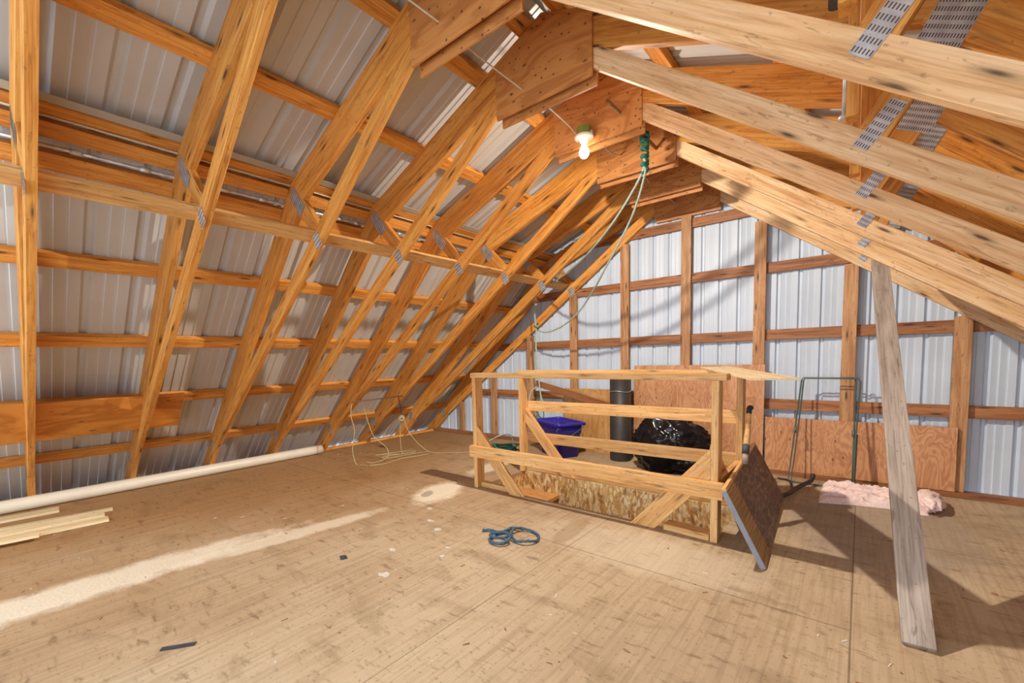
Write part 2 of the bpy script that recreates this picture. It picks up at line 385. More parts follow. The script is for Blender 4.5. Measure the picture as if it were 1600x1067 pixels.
# ------------------------------------------------------------------ setting: floor, sheets
def make_floor():
    bm = bmesh.new()
    X0, X1, Y0, Y1 = -4.99, 2.6, -1.6, YE+.05
    hx0, hx1, hy0, hy1 = -2.40, -.60, 2.66, 3.30
    for a in ((X0, hx0, Y0, Y1), (hx1, X1, Y0, Y1), (hx0, hx1, Y0, hy0), (hx0, hx1, hy1, Y1)):
        add_box(bm, a[0], a[1], a[2], a[3], -.035, 0)
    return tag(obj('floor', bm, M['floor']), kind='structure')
make_floor()
def sheet_profile(t, pitch, depth, minor):
    u = (t/pitch) % 1.0
    if u < .07: return depth*u/.07
    if u < .17: return depth
    if u < .24: return depth*(.24-u)/.07
    for c in (.46, .73):
        if abs(u-c) < .035: return minor
    return 0
def corrugated(name, A, B, y0, y1, nrm, pitch, depth, minor, mat):
    """sheet spanning section A->B (world XZ), ribs run along A->B, profile varies in Y"""
    ts = []; t = y0
    while t < y1:
        for u in (0, .07, .17, .24, .425, .445, .475, .495, .695, .715, .745, .765):
            ts.append(t+u*pitch)
        t += pitch
    bm = bmesh.new(); ra = []; rb = []
    for t in ts:
        h = sheet_profile(t-y0+1e-6, pitch, depth, minor)
        ra.append(bm.verts.new((A[0]+nrm[0]*h, t, A[1]+nrm[1]*h))); rb.append(bm.verts.new((B[0]+nrm[0]*h, t, B[1]+nrm[1]*h)))
    for i in range(len(ts)-1): bm.faces.new((ra[i], ra[i+1], rb[i+1], rb[i]))
    r = bmesh.ops.extrude_face_region(bm, geom=list(bm.faces))
    for v in [g for g in r['geom'] if isinstance(g, bmesh.types.BMVert)]: v.co += Vector((nrm[0], 0, nrm[1]))*.0015
    return tag(obj(name, bm, mat), kind='structure')
OFF = .040
nS = (-math.sin(aS), math.cos(aS)); nU = (-math.sin(aU), math.cos(aU))
def off(p, n, d): return (p[0]+n[0]*d, p[1]+n[1]*d)
yA = -1.5
kn = (XK, ZK)
low = (steep_x(-.07), -.07)
corrugated('wall_left', off(low, nS, OFF), off((XK+.02, ZK+.02*MS), nS, OFF), yA+.09, YE+.2, nS, .2286, .019, .005, M['sheet'])
corrugated('ceiling', off((XK-.03, ZK-.03*MU), nU, OFF+.012), off((XC, ZR), nU, OFF), yA+.13, YE+.2, nU, .2286, .019, .005, M['sheet'])
nSr = (math.sin(aS), math.cos(aS)); nUr = (math.sin(aU), math.cos(aU))
corrugated('wall_right', off((mx(low[0]), low[1]), nSr, OFF), off((mx(XK+.02), ZK+.02*MS), nSr, OFF), yA+.09, YE+.2, nSr, .2286, .019, .005, M['sheet'])
corrugated('ceiling', off((mx(XK-.03), ZK-.03*MU), nUr, OFF+.012), off((XC, ZR), nUr, OFF), yA+.13, YE+.2, nUr, .2286, .019, .005, M['sheet'])
tag(prism('trim_10', [off((XC-.16, up_z(XC-.16)), nU, OFF+.024), (XC, ZR+OFF+.045), (mx(XC-.16), off((XC-.16, up_z(XC-.16)), nU, OFF+.024)[1]), (XC, ZR+OFF+.04)], yA, YE+.2, M['sheet'], bev=0), kind='structure')
def back_wall():
    YB = YE+.08; pitch = .1524; xs = []; x = -5.3
    while x < 2.75:
        for u in (0, .07, .17, .24, .425, .445, .475, .495, .695, .715, .745, .765): xs.append((x+u*pitch, sheet_profile(u*pitch+1e-6, pitch, .019, .005)))
        x += pitch
    def top(x):
        xx = x if x < XC else mx(x)
        return min(MS*(xx-XS), up_z(xx))+.05
    bm = bmesh.new(); prev = None
    for x, h in xs:
        t = top(x)
        if t < -.1: prev = None; continue
        a = bm.verts.new((x, YB+h, -.15)); b = bm.verts.new((x, YB+h, max(t, -.1)))
        if prev: bm.faces.new((prev[0], a, b, prev[1]))
        prev = (a, b)
    r = bmesh.ops.extrude_face_region(bm, geom=list(bm.faces))
    for v in [g for g in r['geom'] if isinstance(g, bmesh.types.BMVert)]: v.co.y += .0015
    return tag(obj('wall_back', bm, M['sheet_wall']), kind='structure')
back_wall()
# closure boards added under the eaves to block daylight, save at rib voids
for s_ in (0, 1):
    q = [off((steep_x(-.062), -.062), nS, OFF-.016), off((steep_x(-.037), -.037), nS, OFF-.016), (-4.98, -.037), (-4.98, -.062)]
    if s_: q = [(mx(a), b) for a, b in q]
    tag(prism('added_eave_board_1' if s_ == 0 else 'added_eave_board_2', q, yA, YE+.07, M['girt'], bev=0), kind='structure')
# joist edge boards just outside the floor at the eaves
tag(beam('trim_1', (-4.97, yA, -.15), (-4.97, YE+.05, -.15), .038, .17, M['truss']), kind='structure')
tag(beam('trim_2', (2.58, yA, -.15), (2.58, YE+.05, -.15), .038, .17, M['truss']), kind='structure')

# ------------------------------------------------------------------ purlins
ORD = ['lowest', 'second', 'third', 'fourth', 'fifth', 'sixth']
def purlin(p, ang, label, mat=M['truss'], w=.089, t=.038, lift=.019, group='roof purlins'):
    c = Vector((p[0]-math.sin(ang)*lift, yA+.06, p[1]+math.cos(ang)*lift)); e = c.copy(); e.y = YE+.04
    return tag(beam('purlin', c, e, w, t, mat, up=(-math.sin(ang), 0, math.cos(ang))), label, 'beam', group)
zs = [.376, .804, 1.232, 1.657, 2.055]
for i, z in enumerate(zs):
    purlin((steep_x(z), z), aS, ['lowest horizontal roof purlin on the steep left slope, just above the floor', 'second horizontal purlin up the steep left slope, level with top of the propped board',
        'third horizontal purlin up the steep left slope, at the photo\'s eye level', 'fourth horizontal purlin up the steep left slope, first one below the knuckle braces',
        'purlin on the steep left slope directly below the thin grey conduit'][i])
purlin((steep_x(2.163), 2.163), aS, 'purlin at the top of the steep left slope, directly above the thin grey conduit', w=.075)
for i, x in enumerate((-2.815, -2.274, -1.716, -1.40)):
    purlin((x, up_z(x)), aU, ['purlin at the foot of the shallow left roof slope under the grey flashing strip', 'purlin crossing the shallow left roof slope, first above the knuckle boards',
        'upper purlin on the shallow left roof slope, just below the plywood gussets', 'topmost purlin of the left roof slope next to the ridge'][i], w=.089 if i else .07)
for i, z in enumerate(zs):
    purlin((mx(steep_x(z)), z), -aS, ['lowest', 'second', 'third', 'fourth', 'fifth'][i]+' purlin up on the steep right slope, hidden behind the right chords')
for i, x in enumerate((-2.79, -2.274, -1.716, -1.40)):
    purlin((mx(x), up_z(x)), -aU, ['purlin at the foot of the shallow right roof slope', 'lower middle purlin on the shallow right roof slope near the hanger posts',
        'upper middle purlin on the shallow right roof slope right of the gussets', 'topmost purlin of the right roof slope next to the ridge'][i])
# flashing strip and conduit at the left knuckle
tag(beam('flashing_strip', (-2.752-.0, yA+.1, up_z(-2.752)+.004), (-2.752, YE, up_z(-2.752)+.004), .045, .004, M['flash'], up=(-math.sin(aU), 0, math.cos(aU)), bev=0), 'long grey metal flashing strip above the purlins at the left roof knuckle', 'flashing')
def conduit():
    t = thing('conduit', 'thin grey metal conduit running between the purlins at the left roof knuckle', 'pipe', (steep_x(2.108), 0, 2.108))
    x = steep_x(2.108)+.012
    tube('pipe', [(x, yA+.1, 2.108), (x, YE-.03, 2.108)], .009, M['galv'], t, sm=False)
    for y in (.35, .62, 1.0, 1.22, 1.75, 1.9, 2.3, 2.9, 3.4): tube('coupling', [(x, y, 2.108), (x, y+.045, 2.108)], .014, M['galv'], t, sm=False)
conduit()
tag(tube('cable', [(steep_x(2.208)+.006, yA+.1, 2.206), (steep_x(2.208)+.006, YE-.05, 2.206)], .005, M['cable'], sm=False, seg=6), 'straight thin white line along the top purlins at the left roof knuckle', 'cable')  # thin white tube drawn along the straight white line between purlins

# ------------------------------------------------------------------ trusses
def make_truss(y, label):
    t = thing('roof_truss', label, 'roof truss', (XC, y, 0), 'trusses')
    T = .038
    p = lambda x, dz=0: (x, up_z(x)+dz)
    dzU = D8/math.cos(aU); dxS = D6/math.sin(aS)
    for s in (0, 1):
        g = (lambda q: q) if s == 0 else (lambda q: (mx(q[0]), q[1]))
        # upper outer chord
        poly = [(XK, ZK), (XC, ZR), (XC, ZR-dzU), (XK+.12, up_z(XK+.12)-dzU)]
        prism('outer_chord', [g(q) for q in poly], y, y+T, M['truss'], t, aU if s == 0 else -aU)
        zb = -.15 if s == 0 else -.02
        poly = [(steep_x(-.034), -.034), (XK, ZK), (XK+.125, up_z(XK+.125)-dzU), (steep_x(-.034)+dxS, -.034)]
        if s == 1: poly = [(steep_x(-.034), -.034), (XK, ZK), (XK+.125, up_z(XK+.125)-dzU), (steep_x(-.034)+dxS, -.034)]
        prism('outer_chord', [g(q) for q in poly], y, y+T, M['truss'], t, aS if s == 0 else -aS)
    # inner chords (room side)
    e = .0008
    poly = [(-4.98, IL(-4.98)), (-1.55, IL(-1.55)), (-1.55, IL(-1.55)+TV), (-5.1, IL(-5.1)+TV)]
    prism('inner_chord', poly, y+e, y+T-e, M['truss'], t, aL)
    poly = [(-1.06, IR(-1.06)), (2.24, IR(2.24)), (2.34, IR(2.34)+TV), (-1.06, IR(-1.06)+TV)]
    prism('inner_chord', poly, y+e, y+T-e, M['truss_daylit'], t, -aR)
    # webs at the knuckles
    for s in (0, 1):
        A = Vector((-2.74, y+T/2, 2.08)); B = Vector((-2.50, y+T/2, 1.83))
        if s: A.x, A.z, B.x, B.z = .19, 2.09, -.008, 1.757
        beam('web', A, B, T-.004, .089, M['truss'], t, up=(B-A).cross(Vector((0, 1, 0))))
    # plywood gussets on both faces
    gp = [(-1.592, 2.388), (-1.008, 2.388), (-1.008, 2.672), (-1.30, 2.80), (-1.60, 2.668)]
    prism('gusset', gp, y-.0125, y-.0003, M['gusset'], t, 0, .001)
    gp2 = [(q[0], q[1]-(.022 if q[1] < 2.5 else 0)) for q in gp]
    prism('gusset', gp2, y+T+.0003, y+T+.0125, M['gusset'], t, 0, .001)
    # connector plates
    plate('connector_plate', (-2.755, 2.085), (.6, -.72), .20, .085, y-.0004, t)
    plate('connector_plate', (-2.53, 1.80), (.45, -.85), .10, .065, y-.0004, t)
    plate('connector_plate', (-4.72, .30), (.3, .9), .11, .06, y-.0004, t)
    plate('connector_plate', (.19, 2.075), (.46, .88), .25, .115, y-.0004, t)
    plate('connector_plate', (.022, 1.80), (.63, .78), .155, .05, y-.0004, t)
    return t
T0 = make_truss(YE, 'roof truss set against the far corrugated end wall, studs below it')
def copy_tree(o, parent=None):
    c = o.copy(); COL.objects.link(c)
    if parent: c.parent = parent
    for ch in list(o.children): copy_tree(ch, c)
    return c
TL = {1: 'second roof truss from the end wall, the loose grey board leans up to it', 2: 'third roof truss from the end wall, green rope knot hangs before its gusset',
      3: 'roof truss carrying the lit bulb at the bottom of its gusset', 4: 'roof truss one bay nearer than the lit bulb',
      5: 'roof truss whose broad pale right chord crosses the photo top', 6: 'second nearest roof truss, left legs stand where the propped board ends',
      7: 'nearest roof truss, its left legs upright at the far left edge of the photo'}
TR = {0: T0}
for k in range(1, 8):
    c = copy_tree(T0); c.location = (XC, yk(k), 0); c['label'] = TL[k]; TR[k] = c
# the nearest truss: its right inner chord runs out of the photo beside the viewer and is left off
for ch in list(TR[7].children):
    if ch.name.split('.')[0] in ('inner_chord', 'web', 'connector_plate') and ch.location.x > .05: bpy.data.objects.remove(ch, do_unlink=True)

# ------------------------------------------------------------------ lateral brace, hanger posts, rods
tag(beam('lateral_brace', (-2.60, -1.3, 1.83), (-2.60, YE-.03, 1.86), .105, .019, M['rail'], up=(-.42, 0, .9)), 'long flat one-by-four brace running along the left chords below the roof knuckle', 'brace')
for k, lb in ((5, 'hanger of two boards hanging behind the big pale chord at the top of the photo'), (4, 'hanger of two boards hanging between the top two pale right chords, beside the steel rod'), (3, 'hanger of two boards ending behind the third pale right chord'), (2, 'hanger of two boards, smallest and farthest one between the right chords')):
    y = yk(k)-.075
    t = thing('hanger_post', lb, 'post', (-.03, y, 1.81), 'hangers')
    zt = up_z(mx(-.03))-.19
    beam('narrow_board', (-.046, y+.002, 1.815), (-.046, y+.002, zt+.25), .06, .034, M['truss'], t, up=(1, 0, 0))
    beam('wide_board', (.018, y+.14, 1.80), (.018, y+.14, zt+.14), .036, .089, M['truss'], t, up=(1, 0, 0))
def rod():
    t = thing('threaded_rod', 'galvanised rod with a nut hanging between the pale right chords', 'rod', (-.08, 2.3, 1.98))
    tube('shaft', [(-.08, 2.3, 1.99), (-.08, 2.3, 2.52)], .0085, M['galv'], t, sm=False, seg=12)
    lathe('nut', [(0, -.012), (.017, -.012), (.02, -.004), (.017, .004), (0, .004)], M['galv'], (-.08, 2.3, 1.985), t, 12)
rod()
def dark_pipe():
    t = thing('dark_pipe', 'short dark grey pipe with printed band, top right beside a hanger', 'pipe', (-.085, 1.62, 2.02))
    tube('tube', [(-.080, 1.62, 2.015), (-.080, 1.62, 2.45)], .021, M['black_pipe'], t, sm=False, seg=20)
    tube('band', [(-.080, 1.62, 2.035), (-.080, 1.62, 2.085)], .0215, M['paper'], t, sm=False, seg=20)
dark_pipe()

# ------------------------------------------------------------------ end wall framing
SX = lambda i: -3.7374+.61*i
NAMES = {-1: 'shortest wall stud at the far left corner of the end wall', 0: 'short wall stud seen just left of the railing\'s second post', 1: 'wall stud the green rope hangs beside', 2: 'wall stud above the blue bin',
         3: 'wall stud seen above the black stovepipe', 4: 'wall stud left of centre of the end wall, first right of the stovepipe', 5: 'tall wall stud at the right edge of the large fir plywood sheet',
         6: 'wall stud behind the right side of the wire frame', 7: 'knotty wall stud at the right end of the low plywood panel', 8: 'short wall stud at the right end of the end wall beyond the photo\'s edge'}
for i in range(-1, 9):
    x = SX(i); zt = min(IL(x), IR(x), 2.36)-.004
    if i == 4: zt = 2.365
    if i == 3: zt = min(zt, 2.23)
    tag(beam('wall_stud', (x, YE+.021, .04), (x, YE+.021, zt), .034, .089, M['stud'], up=(1, 0, 0)), NAMES[i], 'stud', 'end wall studs')
gz = [(.606, 'lowest'), (1.210, 'second'), (1.786, 'third'), (2.30, 'top')]
for z, nm in gz:
    zz = z+.0
    xa = steep_x(zz-.05)+.03 if zz < 2.1 else XK+.25; xb = mx(xa)
    lab = {'lowest': 'lowest horizontal girt of the end wall, behind the railing top', 'second': 'second horizontal girt up the end wall, crossing behind the studs at mid height',
           'third': 'third horizontal girt up the end wall behind the studs', 'top': 'short top girt high in the end wall gable'}[nm]
    tag(beam('girt', (xa, YE+.059, zz), (xb, YE+.059, zz), .036, .089, M['girt']), lab, 'girt', 'end wall girts')
tag(beam('bottom_plate', (-4.93, YE+.02, .020), (2.3, YE+.02, .020), .089, .038, M['girt']), 'long timber plate on the floor along the foot of the end wall', 'beam')
tag(beam('bottom_plate', (-4.93, yA+.1, .014), (-4.93, YE-.04, .014), .06, .026, M['truss']), 'thin timber strip on the floor edge along the left eave', 'beam')

# ------------------------------------------------------------------ plywood at the end wall
def sheet_board(name, label, x0, x1, z0, z1, y, mat, lean=0, t=.012, cat='board', vertical=True):
    """board standing against the end wall; grain vertical"""
    A = Vector(((x0+x1)/2, y, z0)); B = Vector(((x0+x1)/2, y+lean, z1))
    o = beam(name, A, B, t, x1-x0, mat, up=(1, 0, 0), bev=.001) if vertical else None
    return tag(o, label, cat)
sheet_board('plywood_sheet', 'large reddish fir plywood sheet against the end wall behind the railing', -1.79, -.63, 0.001, .955, 4.37, M['ply_red'], .045)
sheet_board('plywood_sheet', 'long low orange fir plywood panel on the end wall studs behind the wire frame', -.622, .53, .042, .50, 4.415, M['ply_red'])
sheet_board('plywood_offcut', 'small tan plywood offcut standing behind the blue bin', -2.62, -2.02, .001, .70, 4.36, M['ply_tan'], .05)
tag(beam('loose_lumber', (-2.96, 4.31, .76), (-1.93, 4.33, .50), .03, .07, M['girt'], up=(0, 0, 1)), 'loose brown stick sloping down above the blue bin', 'lumber')
# thin board propped against left chords
tag(beam('propped_board', (-4.20, -.9, .70), (-4.19, 1.03, .715), .012, .36, M['ply_orange'], up=(.66, 0, .75), bev=.001), 'wide orange-brown board propped across the left truss legs at the left edge', 'board')

# ------------------------------------------------------------------ railing round the stair opening
def railing():
    t = thing('stair_railing', 'pine railing of posts, rails and braces around the stair opening', 'railing', (-1.5, 2.95, 0))
    m = M['rail']
    P = lambda n, x, y0, z0, z1: beam(n, (x, y0+.0445, z0), (x, y0+.0445, z1), .089, .038, m, t, up=(1, 0, 0))
    P('post', -2.401, 2.600, 0, .911); P('post', -.601, 2.600, 0, .911)
    P('post', -2.401, 3.235, .001, .911); P('post', -.601, 3.235, .001, .911)
    beam('top_rail', (-2.43, 2.642, .930), (-.545, 2.642, .930), .10, .037, m, t)
    beam('top_rail', (-2.43, 3.285, .930), (-.56, 3.285, .930), .10, .037, m, t)
    beam('lower_rail', (-2.43, 2.580, .310), (-.548, 2.580, .305), .038, .092, m, t)
    beam('middle_rail', (-2.381, 3.343, .612), (-.60, 3.343, .622), .036, .092, m, t)
    beam('middle_rail', (-2.381, 3.343, .315), (-.60, 3.343, .325), .036, .092, m, t)
    beam('side_rail', (-.601, 2.69, .30), (-.601, 3.234, .30), .034, .089, m, t)
    a = (1, 0, 0)
    prism('brace', [(-2.381, .515), (-2.381, .365), (-2.075, .0405), (-2.0495, .001), (-1.93, .001)], 2.603, 2.641, m, t, -.85)
    prism('brace', [(-2.381, .597), (-2.381, .46), (-1.99, .001), (-1.866, .001)], 3.285, 3.323, m, t, -.86)
    prism('brace', [(-1.085, .001), (-.621, .53), (-.621, .36), (-.93, .001)], 2.603, 2.641, m, t, .85)
    beam('brace', (-.64, 2.72, .50), (-.64, 3.22, .10), .034, .08, m, t)
    beam('sole_plate', (-2.38, 2.665, .020), (-2.06, 2.665, .020), .044, .038, m, t)
    beam('sole_plate', (-.88, 2.665, .020), (-.622, 2.645, .020), .088, .038, m, t)
    beam('sole_plate', (-2.38, 3.33, .020), (-.62, 3.33, .020), .060, .037, m, t)
railing()
tag(beam('loose_plywood', (-.80, 3.45, .960), (-.30, 2.38, .934), .20, .010, M['pale_strip'], bev=.001), 'thin pale plywood strip lying skew on the right end of the railing top', 'board')
def stairwell():
    bm = bmesh.new(); add_box(bm, -2.40, -.60, 3.285, 3.298, -1.3, -.002)
    o = tag(obj('trim_3', bm, M['osb']), kind='structure')
    bm = bmesh.new(); add_box(bm, -2.412, -2.40, 2.66, 3.298, -1.3, -.036)
    tag(obj('trim_4', bm, M['osb']), kind='structure')
    bm = bmesh.new(); add_box(bm, -.60, -.588, 2.66, 3.298, -1.3, -.036)
    tag(obj('trim_5', bm, M['osb']), kind='structure')
    bm = bmesh.new(); add_box(bm, -2.412, -.588, 2.648, 2.66, -1.3, -.036)
    tag(obj('trim_6', bm, M['osb']), kind='structure')
    bm = bmesh.new(); add_box(bm, -2.412, -.588, 2.648, 3.298, -1.32, -1.3)
    tag(obj('trim_7', bm, M['ply_tan']), kind='structure')
    bm = bmesh.new(); add_box(bm, -2.399, -2.02, 2.662, 3.284, -.20, -.17)
    tag(obj('stair_tread', bm, M['ply_tan']), 'tan board landing just inside the left end of the stair opening', 'stair')
stairwell()

# ------------------------------------------------------------------ leaning brown panel
def leaning_panel():
    A = Vector((-.332, 2.411, .0)); B = Vector((-.507, 2.377, .36)); D = Vector((-.401, 3.655, .03))
    x = (D-A).normalized(); z = (B-A); z = (z-x*z.dot(x)).normalized(); y = z.cross(x)
    mw = Matrix((x, y, z)).transposed().to_4x4(); mw.translation = A
    t = thing('fibre_panel', 'dark brown fibre panel with grey edge leaning against the right end of the railing', 'panel', (-.36, 3.0, 0))
    Lx, Lz = 1.25, .40
    bm = bmesh.new(); add_box(bm, .012, Lx, -.009, .009, .0, Lz, 0, .002)
    obj('board', bm, M['brown_panel'], t, mw)
    bm = bmesh.new(); add_box(bm, 0, .012, -.013, .013, .0, Lz, 0, .002)
    tag(obj('edge_strip', bm, M['paper'], t, mw), 'grey edge strip')
    bm = bmesh.new(); add_box(bm, .014, Lx, -.012, .012, Lz, Lz+.014, 0, .001)
    tag(obj('top_batten', bm, M['rail'], t, mw), 'pale wooden batten')
    bm = bmesh.new(); add_box(bm, .013, .22, -.0135, .0092, .002, Lz-.001, 0, .001)
    tag(obj('cleat', bm, M['cleat'], t, mw), 'lighter grainy strip')
leaning_panel()
def tool():
    t = thing('tool_handle', 'wooden tool handle with dark tip and grey sleeve propped at the railing\'s right side', 'tool', (-.53, 3.0, .33))
    A = Vector((-.527, 3.12, .68)); B = Vector((-.525, 3.04, .49)); C = Vector((-.523, 2.99, .38))
    tube('handle', [A, A.lerp(B, .5)+Vector((0, .012, 0)), B], lambda u: .013+.006*u, M['rail'], t, seg=12)
    tube('tip', [A+Vector((.0, -.004, -.004)), A+Vector((.0, .014, .03)), A+Vector((.004, .045, .03))], .016, M['hose'], t, seg=12)
    tube('sleeve', [B, B.lerp(C, .45)], .021, M['sleeve'], t, sm=False, seg=16)
    tube('butt', [B.lerp(C, .45), C], .017, M['grey_board'], t, sm=False, seg=10)
tool()

# ------------------------------------------------------------------ leaning grey board
tag(beam('leaning_board', (.185, 2.085, .002), (.075, 4.03, 1.66), .089, .036, M['grey_board'], up=(0, -.64, .77)), 'long weathered grey board leaning from the floor up to the right chords', 'board')

# ------------------------------------------------------------------ bulb, box, cable
def lamp():
    t = thing('bulb_holder', 'bare lit bulb in white porcelain holder under a green box on the gusset', 'lamp', (BULB.x, BULB.y, 2.46))
    bm = bmesh.new(); r = .046
    lo = [bm.verts.new((r*math.cos(math.pi/8+k*math.pi/4), r*math.sin(math.pi/8+k*math.pi/4), 0)) for k in range(8)]
    hi = [bm.verts.new((r*.96*math.cos(math.pi/8+k*math.pi/4), r*.96*math.sin(math.pi/8+k*math.pi/4), .05)) for k in range(8)]
    for k in range(8): bm.faces.new((lo[k], lo[(k+1) % 8], hi[(k+1) % 8], hi[k]))
    bm.faces.new(lo[::-1]); bm.faces.new(hi)
    cx_, cy_ = BULB.x, 2.60-.0125-.048
    tag(obj('junction_box', bm, M['box_green'], t, Matrix.Translation((cx_, cy_, 2.428))), 'olive green box')
    for s in (-1, 1):
        bm = bmesh.new(); add_box(bm, -.006, .006, -.008, .008, -.01, .014, 0, .001)
        obj('ear', bm, M['galv'], t, Matrix.Translation((cx_+s*.052, cy_, 2.430)))
    lathe('holder', [(0, .006), (.056, .006), (.060, -.002), (.056, -.010), (.030, -.016), (.024, -.034), (0, -.034)], M['porcelain'], (cx_, cy_, 2.422), t, 40)
    lathe('bulb', [(.013, .052), (.014, .038), (.022, .018), (.030, -.004), (.030, -.020), (.022, -.036), (.010, -.044), (0, -.046)], M['bulb'], (cx_, cy_, 2.338), t, 32)
    ld = bpy.data.lights.new('bulb_light', 'POINT'); ld.energy = BULB_W; ld.color = BULB_COL; ld.shadow_soft_size = .02
    ld.use_nodes = True; nt = ld.node_tree; em = nt.nodes['Emission']; fo = nt.nodes.new('ShaderNodeLightFalloff'); fo.inputs['Strength'].default_value = 1.0; fo.inputs['Smooth'].default_value = .45
    ad = nt.nodes.new('ShaderNodeMath'); ad.operation = 'MULTIPLY_ADD'; ad.inputs[1].default_value = .21
    hf = nt.nodes.new('ShaderNodeMath'); hf.operation = 'MULTIPLY'; hf.inputs[1].default_value = .5
    nt.links.new(fo.outputs['Linear'], hf.inputs[0]); nt.links.new(fo.outputs['Constant'], ad.inputs[0]); nt.links.new(hf.outputs[0], ad.inputs[2]); nt.links.new(ad.outputs[0], em.inputs['Strength'])
    lo_ = bpy.data.objects.new('bulb_light', ld); COL.objects.link(lo_); lo_.location = (cx_, cy_, 2.325)
    return cx_, cy_
LX, LY = lamp()
tag(tube('ceiling_cable', [(-1.44, -.6, 2.53), (-1.405, .158, 2.50), (-1.41, .76, 2.50), (-1.50, 1.05, 2.58), (-1.407, 1.37, 2.492), (-1.41, 1.39, 2.49), (-1.46, 1.7, 2.53), (-1.406, 1.985, 2.477), (-1.408, 2.04, 2.476), (-1.46, 2.25, 2.545), (-1.43, 2.46, 2.50), (LX-.045, LY-.004, 2.444)], .0042, M['cable']), 'cream cable looping through the near gussets to the bulb', 'cable')
tag(tube('ceiling_cable', [(LX+.045, LY+.01, 2.444), (-1.36, 2.9, 2.46), (-1.407, 3.205, 2.547), (-1.41, 3.26, 2.545), (-1.42, 3.55, 2.57), (-1.40, 3.81, 2.50), (-1.40, 3.90, 2.49), (-1.43, 4.2, 2.54), (-1.398, 4.415, 2.501)], .0042, M['cable']), 'cream cable running from the bulb back to the end wall truss', 'cable')
tag(tube('dowel', [(-1.140, 2.42, 2.507), (-1.139, 3.23, 2.508)], .0105, M['dowel'], sm=False, seg=14), 'brown wooden dowel poking through two gussets, the green rope hangs from it', 'dowel')

# ------------------------------------------------------------------ ropes
def ring_pts(c, r, n=8, ax=1, k=(1, 1), ph=0):
    out = []
    for i in range(n):
        a = ph+2*math.pi*i/n
        p = [0, 0, 0]; q = [i2 for i2 in range(3) if i2 != ax]
        p[q[0]] = r*k[0]*math.cos(a); p[q[1]] = r*k[1]*math.sin(a); out.append((c[0]+p[0], c[1]+p[1], c[2]+p[2]))
    return out
def hanging_rope():
    t = thing('hanging_rope', 'rope with dark green knot hung on the dowel, pale strands looping to the left', 'rope', (-1.14, 3.0, 2.5))
    kn_ = []
    for i in range(70):
        u = i/69; a = u*math.pi*19
        kn_.append((-1.14+.018*math.cos(a), 2.98+.03*math.sin(a*1.0), 2.535-.24*u+.012*math.sin(a*.5)))
    tube('knot', kn_, .0085, M['rope_green'], t, n=4, seg=9, twist=180)
    tube('knot', ring_pts((-1.14, 2.98, 2.50), .026, 8, 1, (1, 1.4)), .009, M['rope_green'], t, n=5, seg=9, closed=True, twist=180)
    tube('strand', [(-1.145, 2.98, 2.38), (-1.17, 3.0, 2.28), (-1.42, 3.15, 2.08), (-1.78, 3.4, 1.93), (-2.2, 3.75, 1.87), (-2.5, 4.0, 1.86), (-2.68, 4.12, 1.865), (-2.80, 4.17, 1.875)], .0075, M['rope_pale'], t, n=14, seg=9, twist=220)
    tube('strand', [(-1.135, 2.97, 2.38), (-1.15, 3.0, 2.26), (-1.30, 3.15, 2.06), (-1.55, 3.35, 1.85), (-1.83, 3.6, 1.66), (-2.12, 3.85, 1.50), (-2.42, 4.02, 1.385), (-2.68, 4.14, 1.345), (-2.84, 4.2, 1.375)], .0075, M['rope_pale'], t, n=14, seg=9, twist=220)
hanging_rope()
def drop_rope():
    t = thing('drop_rope', 'pale green rope hanging down from the far left chord to a knot behind the railing', 'rope', (-2.9, 4.22, 0))
    tube('strand', [(-2.84, 4.17, 1.875), (-2.87, 4.19, 1.84), (-2.885, 4.2, 1.7), (-2.88, 4.2, 1.5), (-2.865, 4.2, 1.38)], .0075, M['rope_pale'], t, n=10, seg=9, twist=220)
    tube('knot', [(-2.865+.02*math.cos(a*.9), 4.2+.02*math.sin(a*.9), 1.46-.008*a) for a in range(0, 9)], .008, M['rope_green'], t, n=4, seg=9, twist=200)
    tube('strand', [(-2.865, 4.2, 1.40), (-2.88, 4.21, 1.2), (-2.885, 4.23, 1.0), (-2.875, 4.25, .80), (-2.865, 4.27, .62), (-2.84, 4.27, .55), (-2.80, 4.26, .47)], .0085, M['rope_pale'], t, n=10, seg=9, twist=220)
    tube('loop', [(-2.87, 4.27, .72), (-2.97, 4.25, .68), (-3.0, 4.22, .52), (-2.92, 4.22, .44), (-2.86, 4.25, .55), (-2.87, 4.27, .66)], .006, M['rope_pale'], t, n=8, seg=8, twist=220)
    tube('loop', [(-2.86, 4.27, .60), (-2.93, 4.25, .50), (-2.88, 4.22, .40), (-2.80, 4.22, .36), (-2.82, 4.25, .50)], .006, M['rope_green'], t, n=8, seg=8, twist=220)
drop_rope()
def rope_pile():
    t = thing('rope_pile', 'tangled coil of green rope on the floor behind the railing\'s left posts', 'rope', (-2.85, 3.95, 0))
    for j in range(8):
        c = (-2.93+random.uniform(-.06, .06), 3.66+random.uniform(-.06, .06), .014+.015*j)
        pts = []
        for i in range(9):
            a = 2*math.pi*i/9+j; rr = random.uniform(.08, .17)
            pts.append((c[0]+rr*1.55*math.cos(a), c[1]+rr*.9*math.sin(a), max(.010, c[2]+random.uniform(-.012, .02))))
        tube('coil', pts, .008, M['rope_green'], t, n=6, seg=8, closed=True, twist=200)
    tube('loose_end', [(-2.86, 3.72, .12), (-2.92, 3.74, .22), (-3.05, 3.68, .20), (-3.18, 3.58, .10), (-3.22, 3.50, .012)], .006, M['rope_pale'], t, n=8, seg=8, twist=220)
rope_pile()
